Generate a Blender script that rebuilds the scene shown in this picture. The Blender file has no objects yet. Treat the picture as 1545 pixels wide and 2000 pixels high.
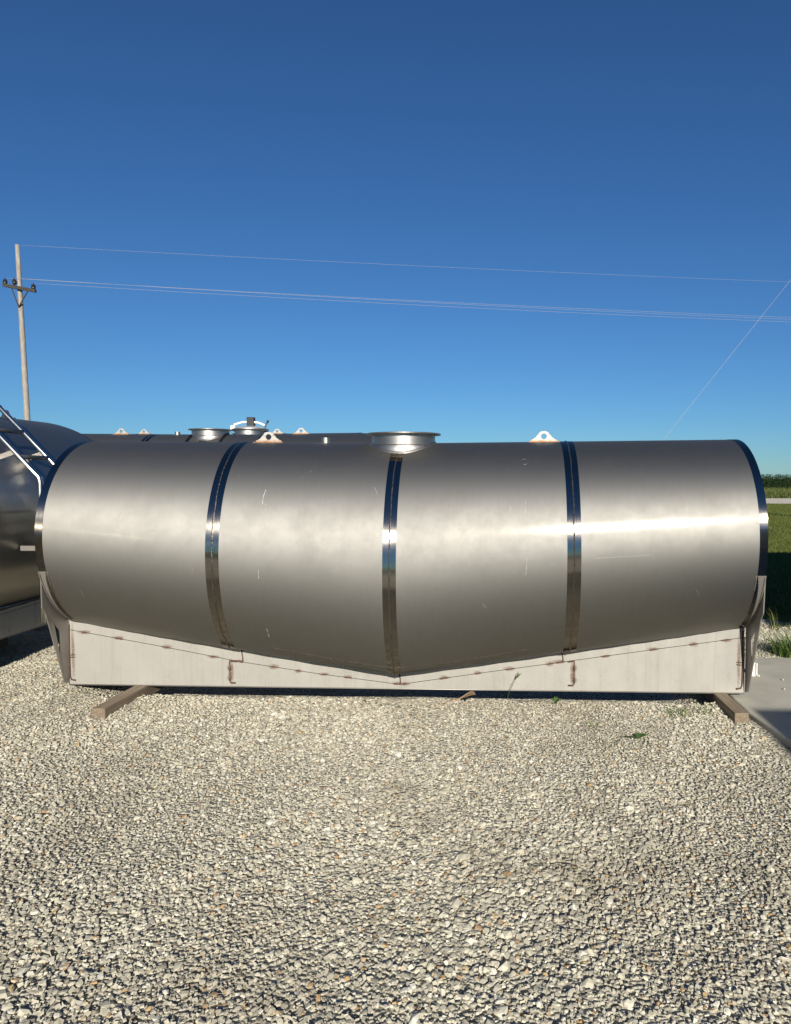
import bpy, math, random
import numpy as np
from mathutils import Vector, Matrix
random.seed(7); rng = np.random.default_rng(11)
R_ = math.radians
scene = bpy.context.scene
COL = scene.collection

# ------------------------------------------------------------------ camera
SUN_ELEV, SUN_AZ = 22.5, 9.0          # degrees; azimuth is measured to the right of straight behind the camera
cd = bpy.data.cameras.new('camera'); cam = bpy.data.objects.new('camera', cd); COL.objects.link(cam)
cd.sensor_fit = 'VERTICAL'; cd.sensor_height = 36.0; cd.lens = 1379.0 / 2000 * 36.0
cd.shift_x = -(914.55 - 772.5) / 2000; cd.clip_start = 0.05; cd.clip_end = 3000
cam.location = (0.8335, -6.074, 1.80)
cam.rotation_euler = (R_(90) - 0.0488, 0, 0.0445)
scene.camera = cam
# ------------------------------------------------------------------ world and sun
w = bpy.data.worlds.new('World'); scene.world = w; w.use_nodes = True
nt = w.node_tree; nt.nodes.clear()
sky = nt.nodes.new('ShaderNodeTexSky'); sky.sky_type = 'NISHITA'; sky.sun_disc = False
sky.sun_elevation = R_(SUN_ELEV); sky.sun_rotation = R_(180 - SUN_AZ)
sky.air_density = 1.0; sky.dust_density = 0.0; sky.ozone_density = 4.0; sky.altitude = 200
bg = nt.nodes.new('ShaderNodeBackground'); bg.inputs['Strength'].default_value = 0.054
wo = nt.nodes.new('ShaderNodeOutputWorld')
tint = nt.nodes.new('ShaderNodeMix'); tint.data_type = 'RGBA'; tint.blend_type = 'MULTIPLY'; tint.inputs['Factor'].default_value = 1
tint.inputs['B'].default_value = (.41, .70, .98, 1)          # very clear, deep blue air over the whole dome
nt.links.new(sky.outputs[0], tint.inputs['A']); nt.links.new(tint.outputs['Result'], bg.inputs['Color']); nt.links.new(bg.outputs[0], wo.inputs['Surface'])
sl = bpy.data.lights.new('sun', 'SUN'); sl.energy = 5.0; sl.angle = R_(0.53); sl.color = (1.0, 0.935, 0.825)
sun = bpy.data.objects.new('sun', sl); COL.objects.link(sun)
sdir = Vector((math.sin(R_(SUN_AZ)) * math.cos(R_(SUN_ELEV)), -math.cos(R_(SUN_AZ)) * math.cos(R_(SUN_ELEV)), math.sin(R_(SUN_ELEV))))
sun.rotation_euler = sdir.to_track_quat('Z', 'Y').to_euler(); sun.location = sdir * 60
scene.render.engine = 'CYCLES'
scene.view_settings.view_transform = 'Standard'; scene.view_settings.look = 'None'
scene.view_settings.exposure = 0.6; scene.view_settings.gamma = 1.0
scene.view_settings.use_curve_mapping = False

# ------------------------------------------------------------------ node helpers
def newmat(name):
    m = bpy.data.materials.new(name); m.use_nodes = True
    n = m.node_tree; n.nodes.clear()
    out = n.nodes.new('ShaderNodeOutputMaterial'); p = n.nodes.new('ShaderNodeBsdfPrincipled')
    n.links.new(p.outputs[0], out.inputs['Surface'])
    return m, n, p, out
def ramp(n, stops, interp='LINEAR'):
    r = n.nodes.new('ShaderNodeValToRGB'); r.color_ramp.interpolation = interp
    e = r.color_ramp.elements
    while len(e) > 1: e.remove(e[-1])
    e[0].position = stops[0][0]; e[0].color = (*stops[0][1], 1)
    for pos, c in stops[1:]:
        k = e.new(pos); k.color = (*c, 1)
    return r
def noise(n, scale, detail=4, rough=0.55, vec=None, dim='3D'):
    t = n.nodes.new('ShaderNodeTexNoise'); t.inputs['Scale'].default_value = scale
    t.inputs['Detail'].default_value = detail; t.inputs['Roughness'].default_value = rough
    if vec is not None: n.links.new(vec, t.inputs['Vector'])
    return t
def mapping(n, scale=(1, 1, 1), coord='Object'):
    tc = n.nodes.new('ShaderNodeTexCoord'); mp = n.nodes.new('ShaderNodeMapping')
    mp.inputs['Scale'].default_value = scale
    n.links.new(tc.outputs[coord], mp.inputs['Vector']); return mp.outputs[0]
def bump(n, height, strength, dist, normal_to=None, chain=None):
    b = n.nodes.new('ShaderNodeBump'); b.inputs['Strength'].default_value = strength; b.inputs['Distance'].default_value = dist
    n.links.new(height, b.inputs['Height'])
    if chain is not None: n.links.new(chain, b.inputs['Normal'])
    if normal_to is not None: n.links.new(b.outputs[0], normal_to)
    return b.outputs[0]
def mix(n, fac, a, b, mode='MIX'):
    m = n.nodes.new('ShaderNodeMix'); m.data_type = 'RGBA'; m.blend_type = mode
    for sock, v in ((m.inputs['Factor'], fac), (m.inputs['A'], a), (m.inputs['B'], b)):
        if isinstance(v, (int, float)): sock.default_value = v
        elif isinstance(v, tuple): sock.default_value = (*v, 1)
        else: n.links.new(v, sock)
    return m.outputs['Result']
def maprange(n, v, a, b, c, d):
    m = n.nodes.new('ShaderNodeMapRange')
    m.inputs[1].default_value = a; m.inputs[2].default_value = b; m.inputs[3].default_value = c; m.inputs[4].default_value = d
    n.links.new(v, m.inputs[0]); return m.outputs[0]

M = {}
def steel_shell(name='mill_finish_stainless', k=.70, r0=.66, r1=.72, an=.32, corew=.035):
    m, n, p, out = newmat(name); kk = lambda *c: tuple(x * k for x in c)
    v = mapping(n, (1, 1, 1))
    big = noise(n, 1.3, 3, .5, v); streak = noise(n, 1.0, 5, .6, mapping(n, (70, 5, 5)))
    smudge = noise(n, 4.0, 7, .68, v)
    col = mix(n, maprange(n, smudge.outputs[0], .35, .75, 0, 1), kk(.49, .476, .438), kk(.445, .432, .397))
    col = mix(n, maprange(n, streak.outputs[0], .35, .75, 0, .35), col, kk(.535, .525, .485))
    tg = n.nodes.new('ShaderNodeTangent'); tg.direction_type = 'RADIAL'; tg.axis = 'X'
    c = bump(n, big.outputs[0], .035, .02)
    c = bump(n, streak.outputs[0], .010, .002, chain=c)
    def gloss(rough, aniso):
        g = n.nodes.new('ShaderNodeBsdfAnisotropic'); g.distribution = 'GGX'
        g.inputs['Anisotropy'].default_value = aniso; g.inputs['Rotation'].default_value = 0
        if isinstance(rough, float): g.inputs['Roughness'].default_value = rough
        else: n.links.new(rough, g.inputs['Roughness'])
        n.links.new(col, g.inputs['Color']); n.links.new(c, g.inputs['Normal']); n.links.new(tg.outputs[0], g.inputs['Tangent'])
        return g.outputs[0]
    haze = gloss(maprange(n, smudge.outputs[0], .3, .7, r0, r1), an)
    core = gloss(.155, .3)
    mx = n.nodes.new('ShaderNodeMixShader'); mx.inputs[0].default_value = corew
    n.links.new(haze, mx.inputs[1]); n.links.new(core, mx.inputs[2])
    n.links.new(mx.outputs[0], out.inputs['Surface']); n.nodes.remove(p)
    return m
M['shell'] = steel_shell()
M['shell_dark'] = steel_shell('smooth_dark_stainless', .66, .38, .43, .05, .15)
def polished():
    m, n, p, out = newmat('polished_stainless'); n.nodes.remove(p)
    v = mapping(n, (3, 3, 3)); sc = noise(n, 1.0, 6, .7, mapping(n, (260, 5, 5))); b = noise(n, 2.2, 3, .5, v)
    fine = noise(n, 90, 4, .6, mapping(n))
    tg = n.nodes.new('ShaderNodeTangent'); tg.direction_type = 'RADIAL'; tg.axis = 'X'
    g = n.nodes.new('ShaderNodeBsdfAnisotropic'); g.distribution = 'GGX'
    g.inputs['Anisotropy'].default_value = .58
    n.links.new(mix(n, maprange(n, sc.outputs[0], .3, .75, 0, 1), (.33, .305, .265), (.27, .25, .22)), g.inputs['Color'])
    n.links.new(maprange(n, sc.outputs[0], .3, .75, .15, .22), g.inputs['Roughness'])
    c = bump(n, b.outputs[0], .07, .012); c = bump(n, fine.outputs[0], .02, .002, chain=c)
    n.links.new(c, g.inputs['Normal']); n.links.new(tg.outputs[0], g.inputs['Tangent'])
    n.links.new(g.outputs[0], out.inputs['Surface'])
    return m
M['polished'] = polished()
def simple(name, col, rough=.6, metal=0., var=.12, scale=8., bstr=0., bscale=40., bdist=.005):
    m, n, p, out = newmat(name); v = mapping(n)
    t = noise(n, scale, 6, .6, v)
    d = tuple(c * (1 - var) for c in col); e = tuple(min(1, c * (1 + var)) for c in col)
    n.links.new(mix(n, maprange(n, t.outputs[0], .3, .7, 0, 1), d, e), p.inputs['Base Color'])
    p.inputs['Roughness'].default_value = rough; p.inputs['Metallic'].default_value = metal
    if bstr:
        bump(n, noise(n, bscale, 5, .6, v).outputs[0], bstr, bdist, p.inputs['Normal'])
    return m
def skirt_steel():
    m, n, p, out = newmat('skirt_plate_stainless'); v = mapping(n)
    t = noise(n, 3.5, 6, .65, v); st = noise(n, 1, 5, .6, mapping(n, (8, 8, 2.0))); sp = noise(n, 55, 3, .6, v)
    col = mix(n, maprange(n, t.outputs[0], .35, .7, 0, 1), (.43, .415, .378), (.39, .375, .34))
    col = mix(n, maprange(n, sp.outputs[0], .70, .76, 0, .55), col, (.22, .16, .11))
    run = noise(n, 1, 6, .7, mapping(n, (26, 1, 1.1)))
    col = mix(n, maprange(n, run.outputs[0], .52, .80, 0, .30), col, (.17, .155, .13))
    gr = noise(n, 9, 8, .75, v); col = mix(n, maprange(n, gr.outputs[0], .56, .74, 0, .35), col, (.20, .18, .15))
    n.links.new(col, p.inputs['Base Color']); p.inputs['Metallic'].default_value = .35
    n.links.new(maprange(n, st.outputs[0], .3, .7, .24, .36), p.inputs['Roughness'])
    bump(n, noise(n, 1.1, 2, .5, v).outputs[0], .14, .02, p.inputs['Normal'])
    return m
M['skirt'] = skirt_steel()
M['gusset'] = simple('gusset_plate_steel', (.25, .235, .21), .42, .5, .1, 4)
M['weld'] = simple('weld_bead_steel', (.10, .075, .055), .45, .5, .5, 45, .6, 90, .004)
M['brightweld'] = simple('bright_weld_steel', (.12, .105, .085), .35, .8, .6, 60, .8, 110, .004)
M['burn'] = simple('heat_burnt_steel', (.07, .033, .02), .7, .1, .6, 40, .5, 80, .003)
M['darksteel'] = simple('dark_steel', (.10, .10, .105), .5, .7, .2, 10)
M['rimsteel'] = simple('dull_rim_steel', (.20, .185, .165), .4, .8, .2, 12)
M['flange'] = simple('brushed_nozzle_steel', (.40, .385, .35), .42, 1., .1, 6)
M['tubing'] = simple('polished_tube_steel', (.66, .64, .60), .20, 1., .05, 8)
M['lid'] = simple('galvanised_lid_steel', (.62, .63, .62), .35, .7, .1, 9)
M['black'] = simple('black_rubber', (.018, .018, .02), .55, 0, .2, 15)
def lug_mat():
    m, n, p, out = newmat('lug_plate_steel'); v = mapping(n)
    sx = n.nodes.new('ShaderNodeSeparateXYZ'); n.links.new(v, sx.inputs[0])
    t = noise(n, 40, 4, .6, v)
    a = n.nodes.new('ShaderNodeMath'); a.operation = 'MULTIPLY_ADD'; a.inputs[1].default_value = .05
    n.links.new(t.outputs[0], a.inputs[0]); n.links.new(sx.outputs[2], a.inputs[2])
    f = maprange(n, a.outputs[0], .026, .050, 1, 0)
    n.links.new(mix(n, f, (.38, .365, .325), (.26, .12, .045)), p.inputs['Base Color'])
    p.inputs['Metallic'].default_value = .35; p.inputs['Roughness'].default_value = .5
    return m
M['lug'] = lug_mat()
def timber(name, base, dark, grainscale):
    m, n, p, out = newmat(name)
    g = noise(n, 1, 6, .65, mapping(n, grainscale)); b = noise(n, 3, 4, .6, mapping(n)); 
    c = mix(n, maprange(n, g.outputs[0], .35, .68, 0, 1), dark, base)
    c = mix(n, maprange(n, b.outputs[0], .35, .7, 0, .5), c, tuple(x * .55 for x in base))
    n.links.new(c, p.inputs['Base Color']); p.inputs['Roughness'].default_value = .85
    bump(n, g.outputs[0], .6, .006, p.inputs['Normal'])
    return m
M['timber'] = timber('weathered_timber', (.27, .21, .145), (.11, .082, .055), (60, 3, 60))
M['polewood'] = timber('weathered_pole_wood', (.40, .36, .31), (.15, .13, .11), (30, 30, 1.2))
M['armwood'] = timber('dark_crossarm_wood', (.05, .042, .036), (.02, .018, .016), (3, 30, 30))

STONE = [(0, (.12, .113, .095)), (.05, (.24, .225, .185)), (.2, (.34, .322, .258)), (.45, (.42, .395, .31)), (.65, (.475, .445, .34)),
         (.82, (.54, .515, .415)), (.96, (.63, .61, .53)), (.97, (.42, .30, .15)), (.988, (.38, .22, .08)), (1, (.24, .14, .07))]
def gravel_stone():
    m, n, p, out = newmat('crushed_limestone')
    a = n.nodes.new('ShaderNodeAttribute'); a.attribute_name = 'tone'
    r = ramp(n, STONE); n.links.new(a.outputs['Fac'], r.inputs[0])
    t = noise(n, 70, 4, .6, mapping(n)); pz = noise(n, .9, 4, .6, mapping(n))
    c = mix(n, maprange(n, t.outputs[0], .3, .7, 0, .5), r.outputs[0], (.36, .332, .262))
    c = mix(n, maprange(n, pz.outputs[0], .50, .72, 0, .55), c, (.20, .168, .115))
    n.links.new(c, p.inputs['Base Color']); p.inputs['Roughness'].default_value = .85
    p.inputs['Specular IOR Level'].default_value = .25
    return m
M['stone'] = gravel_stone()
def gravel_sheet():
    m, n, p, out = newmat('gravel_bed'); v = mapping(n)
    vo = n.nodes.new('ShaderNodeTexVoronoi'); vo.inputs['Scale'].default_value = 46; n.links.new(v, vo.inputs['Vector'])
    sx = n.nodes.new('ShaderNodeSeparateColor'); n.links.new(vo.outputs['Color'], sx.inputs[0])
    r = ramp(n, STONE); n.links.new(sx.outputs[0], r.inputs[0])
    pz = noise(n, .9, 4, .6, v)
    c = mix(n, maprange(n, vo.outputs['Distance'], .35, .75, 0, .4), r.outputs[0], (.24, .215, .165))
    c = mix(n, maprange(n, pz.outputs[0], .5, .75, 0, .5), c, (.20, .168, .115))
    n.links.new(c, p.inputs['Base Color']); p.inputs['Roughness'].default_value = .9
    inv = maprange(n, vo.outputs['Distance'], 0, .8, 1, 0)
    bump(n, inv, 1.0, .02, p.inputs['Normal'])
    return m
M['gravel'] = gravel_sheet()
def concrete():
    m, n, p, out = newmat('trowelled_concrete'); v = mapping(n)
    t = noise(n, 1.3, 6, .65, v); f = noise(n, 60, 4, .6, v); s = noise(n, 6, 5, .7, v)
    c = mix(n, maprange(n, t.outputs[0], .3, .7, 0, 1), (.32, .305, .25), (.47, .45, .375))
    c = mix(n, maprange(n, s.outputs[0], .45, .8, 0, .5), c, (.30, .28, .23))
    c = mix(n, maprange(n, f.outputs[0], .3, .7, 0, .25), c, (.28, .27, .23))
    n.links.new(c, p.inputs['Base Color']); p.inputs['Roughness'].default_value = .85
    bump(n, f.outputs[0], .25, .003, p.inputs['Normal'])
    return m
M['concrete'] = concrete()
def grassland(name, a, b, c3, scale):
    m, n, p, out = newmat(name); v = mapping(n)
    t = noise(n, scale, 8, .7, v); u = noise(n, scale * .12, 4, .6, v)
    c = mix(n, maprange(n, t.outputs[0], .3, .7, 0, 1), a, b)
    c = mix(n, maprange(n, u.outputs[0], .4, .7, 0, .6), c, c3)
    n.links.new(c, p.inputs['Base Color']); p.inputs['Roughness'].default_value = .95
    p.inputs['Specular IOR Level'].default_value = .1
    bump(n, t.outputs[0], .9, .05, p.inputs['Normal'])
    return m
M['lawn'] = grassland('mown_grass_ground', (.05, .065, .014), (.10, .12, .026), (.13, .13, .035), 14)
M['field'] = grassland('field_soil_ground', (.05, .06, .02), (.085, .09, .035), (.11, .09, .05), 3)
M['road'] = simple('gravel_road_surface', (.50, .455, .365), .9, 0, .25, 3, .6, 25, .02)
def leafmat(name, c0, c1, c2, trans=.25):
    m, n, p, out = newmat(name)
    a = n.nodes.new('ShaderNodeAttribute'); a.attribute_name = 'tone'
    r = ramp(n, [(0, c0), (.6, c1), (1, c2)]); n.links.new(a.outputs['Fac'], r.inputs[0])
    n.links.new(r.outputs[0], p.inputs['Base Color']); p.inputs['Roughness'].default_value = .6
    p.inputs['Specular IOR Level'].default_value = .3
    t = n.nodes.new('ShaderNodeBsdfTranslucent'); n.links.new(r.outputs[0], t.inputs[0])
    mx = n.nodes.new('ShaderNodeMixShader'); mx.inputs[0].default_value = trans
    n.links.new(p.outputs[0], mx.inputs[1]); n.links.new(t.outputs[0], mx.inputs[2]); n.links.new(mx.outputs[0], out.inputs['Surface'])
    return m
M['blade'] = leafmat('grass_blade', (.06, .085, .015), (.13, .16, .03), (.24, .22, .07))
M['weedleaf'] = leafmat('weed_leaf', (.05, .10, .02), (.10, .17, .035), (.20, .24, .08))
M['tallgrass'] = leafmat('tall_verge_grass', (.055, .085, .018), (.10, .135, .032), (.21, .18, .065))
M['corn'] = leafmat('corn_leaf', (.015, .040, .012), (.03, .068, .018), (.055, .09, .025))
M['card'] = simple('brown_cardboard', (.27, .18, .11), .85, 0, .12, 12, .3, 30, .004)
M['wire'] = simple('aluminium_wire', (.33, .31, .31), .6, .2, .1, 5)
M['porcelain'] = simple('dark_glazed_insulator', (.02, .018, .02), .25, 0, .2, 9)
M['cladding'] = simple('grey_metal_cladding', (.30, .30, .29), .5, .2, .08, 2)
M['roofing'] = simple('dark_metal_roofing', (.14, .14, .15), .5, .2, .08, 2)
M['whitepaint'] = simple('chipped_white_paint', (.72, .70, .64), .5, 0, .08, 20)
M['chalk'] = simple('pale_scuff_marks', (.46, .45, .43), .6, .5, .1, 30)
M['smear'] = simple('dark_dried_drips', (.26, .25, .235), .5, .8, .1, 30)
def stain():
    m, n, p, out = newmat('heat_tint_stain'); p.inputs['Base Color'].default_value = (.15, .075, .035, 1); p.inputs['Roughness'].default_value = .7
    tc = n.nodes.new('ShaderNodeTexCoord'); mp = n.nodes.new('ShaderNodeMapping'); mp.inputs['Location'].default_value = (-.5, -.5, -.5)
    n.links.new(tc.outputs['Generated'], mp.inputs['Vector'])
    sx = n.nodes.new('ShaderNodeSeparateXYZ'); n.links.new(mp.outputs[0], sx.inputs[0])
    cb = n.nodes.new('ShaderNodeCombineXYZ'); n.links.new(sx.outputs[0], cb.inputs[0]); n.links.new(sx.outputs[2], cb.inputs[2])
    ln = n.nodes.new('ShaderNodeVectorMath'); ln.operation = 'LENGTH'; n.links.new(cb.outputs[0], ln.inputs[0])
    nz = noise(n, 45, 6, .7, mapping(n, (1, 1, 1)))
    a = n.nodes.new('ShaderNodeMath'); a.operation = 'MULTIPLY'; n.links.new(maprange(n, ln.outputs['Value'], .08, .48, .85, 0), a.inputs[0]); n.links.new(maprange(n, nz.outputs[0], .35, .62, .1, 1), a.inputs[1])
    n.links.new(a.outputs[0], p.inputs['Alpha'])
    return m
M['stain'] = stain()
M['seam'] = simple('dark_seam_line', (.05, .042, .036), .7, .2, .3, 50)

# ------------------------------------------------------------------ mesh helpers
def link(o, parent=None):
    COL.objects.link(o)
    if parent is not None: o.parent = parent
    return o
def mesh(name, V, F, mat, parent=None, smooth=False):
    me = bpy.data.meshes.new(name); me.from_pydata([tuple(v) for v in V], [], [tuple(f) for f in F]); me.update()
    me.materials.append(mat)
    if smooth:
        me.polygons.foreach_set('use_smooth', [True] * len(me.polygons))
    return link(bpy.data.objects.new(name, me), parent)
def npmesh(name, V, F, mat, tone=None, smooth=False, parent=None):
    """V (n,3) array, F (m,k) array of equal-sized faces, tone: one value per vertex"""
    me = bpy.data.meshes.new(name); V = np.asarray(V, np.float32); F = np.asarray(F, np.int32)
    me.vertices.add(len(V)); me.vertices.foreach_set('co', V.ravel())
    k = F.shape[1]; me.loops.add(F.size); me.loops.foreach_set('vertex_index', F.ravel())
    me.polygons.add(len(F)); me.polygons.foreach_set('loop_start', np.arange(len(F), dtype=np.int32) * k)
    if smooth: me.polygons.foreach_set('use_smooth', np.ones(len(F), bool))
    else: me.polygons.foreach_set('use_smooth', np.zeros(len(F), bool))
    if tone is not None:
        a = me.attributes.new('tone', 'FLOAT', 'POINT'); a.data.foreach_set('value', np.asarray(tone, np.float32))
    me.update(calc_edges=True); me.validate(); me.materials.append(mat)
    return link(bpy.data.objects.new(name, me), parent)
def empty(name, loc=(0, 0, 0), rz=0, label=None, cat=None, group=None):
    o = bpy.data.objects.new(name, None); COL.objects.link(o); o.location = loc; o.rotation_euler = (0, 0, rz)
    o.empty_display_size = .2
    return tag(o, label, cat, group)
def tag(o, label=None, cat=None, group=None, kind=None):
    if label: o['label'] = label
    if cat: o['category'] = cat
    if group: o['group'] = group
    if kind: o['kind'] = kind
    return o
def loft(rings, closed=True, cap=False):
    n = len(rings[0]); V = [p for r in rings for p in r]; F = []
    for i in range(len(rings) - 1):
        for j in range(n if closed else n - 1):
            k = (j + 1) % n
            F.append((i * n + j, i * n + k, (i + 1) * n + k, (i + 1) * n + j))
    if cap:
        F.append(tuple(range(n))[::-1]); F.append(tuple((len(rings) - 1) * n + j for j in range(n)))
    return V, F
def tube(path, rad, n=8, cap=True):
    P = [Vector(p) for p in path]; rings = []; prev = None
    for i, p in enumerate(P):
        t = (P[min(i + 1, len(P) - 1)] - P[max(i - 1, 0)]).normalized()
        a = prev if prev is not None else (Vector((0, 0, 1)) if abs(t.z) < .9 else Vector((1, 0, 0)))
        u = (a - t * a.dot(t)).normalized(); prev = u; v = t.cross(u)
        r = rad[i] if hasattr(rad, '__len__') else rad
        rings.append([p + (u * math.cos(2 * math.pi * k / n) + v * math.sin(2 * math.pi * k / n)) * r for k in range(n)])
    return loft(rings, True, cap)
def joinvf(parts):
    V, F = [], []
    for v, f in parts:
        o = len(V); V += list(v); F += [tuple(i + o for i in q) for q in f]
    return V, F
def boxvf(x0, x1, y0, y1, z0, z1):
    V = [(x, y, z) for x in (x0, x1) for y in (y0, y1) for z in (z0, z1)]
    return V, [(0, 1, 3, 2), (4, 6, 7, 5), (0, 4, 5, 1), (2, 3, 7, 6), (0, 2, 6, 4), (1, 5, 7, 3)]
def prism(poly, axis, d0, d1):
    """extrude a 2D polygon; axis 'x': poly is (y,z), 'y': poly is (x,z), 'z': poly is (x,y)"""
    f = {'x': lambda a, b, d: (d, a, b), 'y': lambda a, b, d: (a, d, b), 'z': lambda a, b, d: (a, b, d)}[axis]
    n = len(poly); V = [f(a, b, d0) for a, b in poly] + [f(a, b, d1) for a, b in poly]
    F = [tuple(range(n))[::-1], tuple(range(n, 2 * n))] + [(i, (i + 1) % n, n + (i + 1) % n, n + i) for i in range(n)]
    return V, F
def bevel(o, w, seg=2):
    b = o.modifiers.new('bevel', 'BEVEL'); b.width = w; b.segments = seg; b.limit_method = 'ANGLE'; b.angle_limit = R_(35); return o
def lathe(prof, n=48, c=(0, 0, 0)):
    rings = [[(c[0] + r * math.cos(2 * math.pi * k / n), c[1] + r * math.sin(2 * math.pi * k / n), c[2] + z) for k in range(n)] for r, z in prof]
    return loft(rings, True, False)

# ------------------------------------------------------------------ the setting: ground
def hgt(x, y):
    h = .010 * np.sin(x * 2.1 + 1.3) * np.cos(y * 2.7) + .007 * np.sin(x * 5.3 + y * 3.1) + .005 * np.sin(x * 11 - y * 7 + 2)
    under = np.clip((y + .415) / .15, 0, 1) * np.clip((2.72 - np.abs(x + .05)) / .3, 0, 1) * np.clip((1.6 - y) / .4, 0, 1)
    leftbank = .035 * np.exp(-((x + 2.75) / .35) ** 2 - ((y + .42) / .25) ** 2)
    return h - .010 - .20 * under + leftbank
def sheet(name, x0, x1, y0, y1, z, mat, nx=1, ny=1):
    xs = np.linspace(x0, x1, nx + 1); ys = np.linspace(y0, y1, ny + 1)
    V = [(x, y, z) for x in xs for y in ys]
    F = [(i * (ny + 1) + j, (i + 1) * (ny + 1) + j, (i + 1) * (ny + 1) + j + 1, i * (ny + 1) + j + 1) for i in range(nx) for j in range(ny)]
    return tag(mesh(name, V, F, mat), kind='structure')
sheet('ground', -1200, 1200, -1200, 1200, -.26, M['field'])
sheet('lawn', -80, 120, 2.4, 45.0, -.082, M['lawn'])
sheet('far_verge', -80, 120, 58.6, 99, -.078, M['lawn'])
# gravel yard: fine uneven grid near the tank, one mesh with a coarse surround
gx = np.concatenate([np.linspace(-16, -5.5, 8), np.linspace(-5.2, 4.6, 142), np.linspace(5, 14, 8)])
gy = np.concatenate([np.linspace(-16, -5.2, 8), np.linspace(-5, 4.0, 130), np.linspace(4.5, 11, 8)])
GX, GY = np.meshgrid(gx, gy, indexing='ij'); GZ = hgt(GX, GY) - .005
edge = 3.0 + .22 * np.sin(GX * 2.3) + .12 * np.sin(GX * 6.1 + 1)
right = np.clip((GX - 2.9) / .6, 0, 1)
GZ = GZ - .12 * right * np.clip((GY - edge) / .35, 0, 1)
V = np.stack([GX.ravel(), GY.ravel(), GZ.ravel()], 1); ny = len(gy)
I = np.arange(len(gx) - 1)[:, None] * ny + np.arange(ny - 1)[None, :]
F = np.stack([I, I + ny, I + ny + 1, I + 1], -1).reshape(-1, 4)
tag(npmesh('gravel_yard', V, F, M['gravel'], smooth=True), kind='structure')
# road with worn edges
rx = np.linspace(-80, 120, 201); ra = 45.2 + .25 * np.sin(rx * .7) + .15 * np.sin(rx * 2.3); rb = 58.4 + .3 * np.sin(rx * .5 + 1)
V = [(x, a, -.07) for x, a in zip(rx, ra)] + [(x, b, -.07) for x, b in zip(rx, rb)]
tag(mesh('gravel_road', V, [(i, i + 1, 202 + i, 201 + i) for i in range(200)], M['road']), kind='structure')
# concrete slab, its left edge slightly askew, rounded arris
sp = [(2.725, -.70), (2.715, .96), (14, 1.06), (14, -11), (4.13, -11)]
o = mesh('concrete_slab', *prism(sp, 'z', -.12, .022), M['concrete']); bevel(o, .018, 3); tag(o, kind='structure')

# ------------------------------------------------------------------ tanks
def section_fn(P):
    def cz(x):
        wgt = 1 - (abs(x / P['x0']) if x < 0 else x / P['x1']); d = P['delta'] * wgt
        return P['za'] - d - P['dip'] * wgt, P['b'] + d, wgt
    def pt(x, phi, off=0.):
        c, b, wgt = cz(x)
        y = -(P['a'] + off) * math.cos(phi); s = math.sin(phi)
        z = c + (b + off) * s
        fl = P['jend'] + (P['jmid'] - P['jend']) * wgt
        return (x, y, max(z, fl - off * .0))
    return pt, cz
PHI = [R_(-90 + 360 * k / 180) for k in range(180)]
def phi_floor(P, x):
    pt, cz = section_fn(P); c, b, wgt = cz(x); fl = P['jend'] + (P['jmid'] - P['jend']) * wgt
    return math.asin(max(-1, min(1, (fl - c) / b)))
def ring_strip(P, xa, xb, off, nx=2, back=True, phimin=None):
    """open strip round the tank above the flat floor"""
    pt, cz = section_fn(P); rings = []
    for i in range(nx + 1):
        x = xa + (xb - xa) * i / nx; p0 = phi_floor(P, x); p1 = math.pi - p0
        rings.append([pt(x, p0 + (p1 - p0) * k / 150, off) for k in range(151)])
    return loft(rings, False)
def lug(parent, loc, rz=0, s=1., mat='lug'):
    out = [(-.112, 0), (-.112, .014), (-.088, .024), (-.066, .040), (-.050, .062)]
    for k in range(0, 13):
        a = R_(168 - 13 * k); out.append((.050 * math.cos(a), .050 + .040 * math.sin(a)))
    out += [(.050, .062), (.066, .040), (.088, .024), (.112, .014), (.112, 0)]
    pts = []
    for i in range(len(out)):
        a, b = out[i], out[(i + 1) % len(out)]; m = 10 if i == len(out) - 1 else 2
        for k in range(m): pts.append((a[0] + (b[0] - a[0]) * k / m, a[1] + (b[1] - a[1]) * k / m))
    hc = (0, .046); inn = []
    for x, z in pts:
        a = math.atan2(z - hc[1], x - hc[0]); inn.append((hc[0] + .025 * math.cos(a), hc[1] + .025 * math.sin(a)))
    n = len(pts); V = []
    for y in (-.009, .009):
        V += [(x * s, y, z * s) for x, z in pts] + [(x * s, y, z * s) for x, z in inn]
    F = []
    for i in range(n):
        j = (i + 1) % n
        F += [(i, j, n + j, n + i), (2 * n + j, 2 * n + i, 3 * n + i, 3 * n + j), (j, i, 2 * n + i, 2 * n + j), (n + i, n + j, 3 * n + j, 3 * n + i)]
    o = mesh('lifting_lug', V, F, M[mat], parent); o.location = loc; o.rotation_euler = (0, 0, rz)
    pad = mesh('lug_pad', *boxvf(-.13 * s, .13 * s, -.035, .035, -.02, .003), M[mat], o); bevel(pad, .002, 1)
    return o
def nozzle(parent, loc):
    o = mesh('coupling', *lathe([(.028, .0), (.028, .042), (.037, .042), (.037, -.03)], 40), M['flange'], parent, True)
    o.location = loc
    o.data.set_sharp_from_angle(angle=R_(40))
    return o
def tack_mesh():
    V, F = [], []
    n = 8
    for i in range(5):
        t = i / 4; r = math.sin(math.pi * (.12 + .76 * t)); 
        for k in range(n):
            a = 2 * math.pi * k / n
            V.append(((t - .5) * .09, -.004 * max(0, math.cos(a)) * r, .0090 * math.sin(a) * r * (1 + .3 * math.sin(i * 2.3 + k))))
    for i in range(4):
        for k in range(n): F.append((i * n + k, i * n + (k + 1) % n, (i + 1) * n + (k + 1) % n, (i + 1) * n + k))
    return V, F
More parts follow.
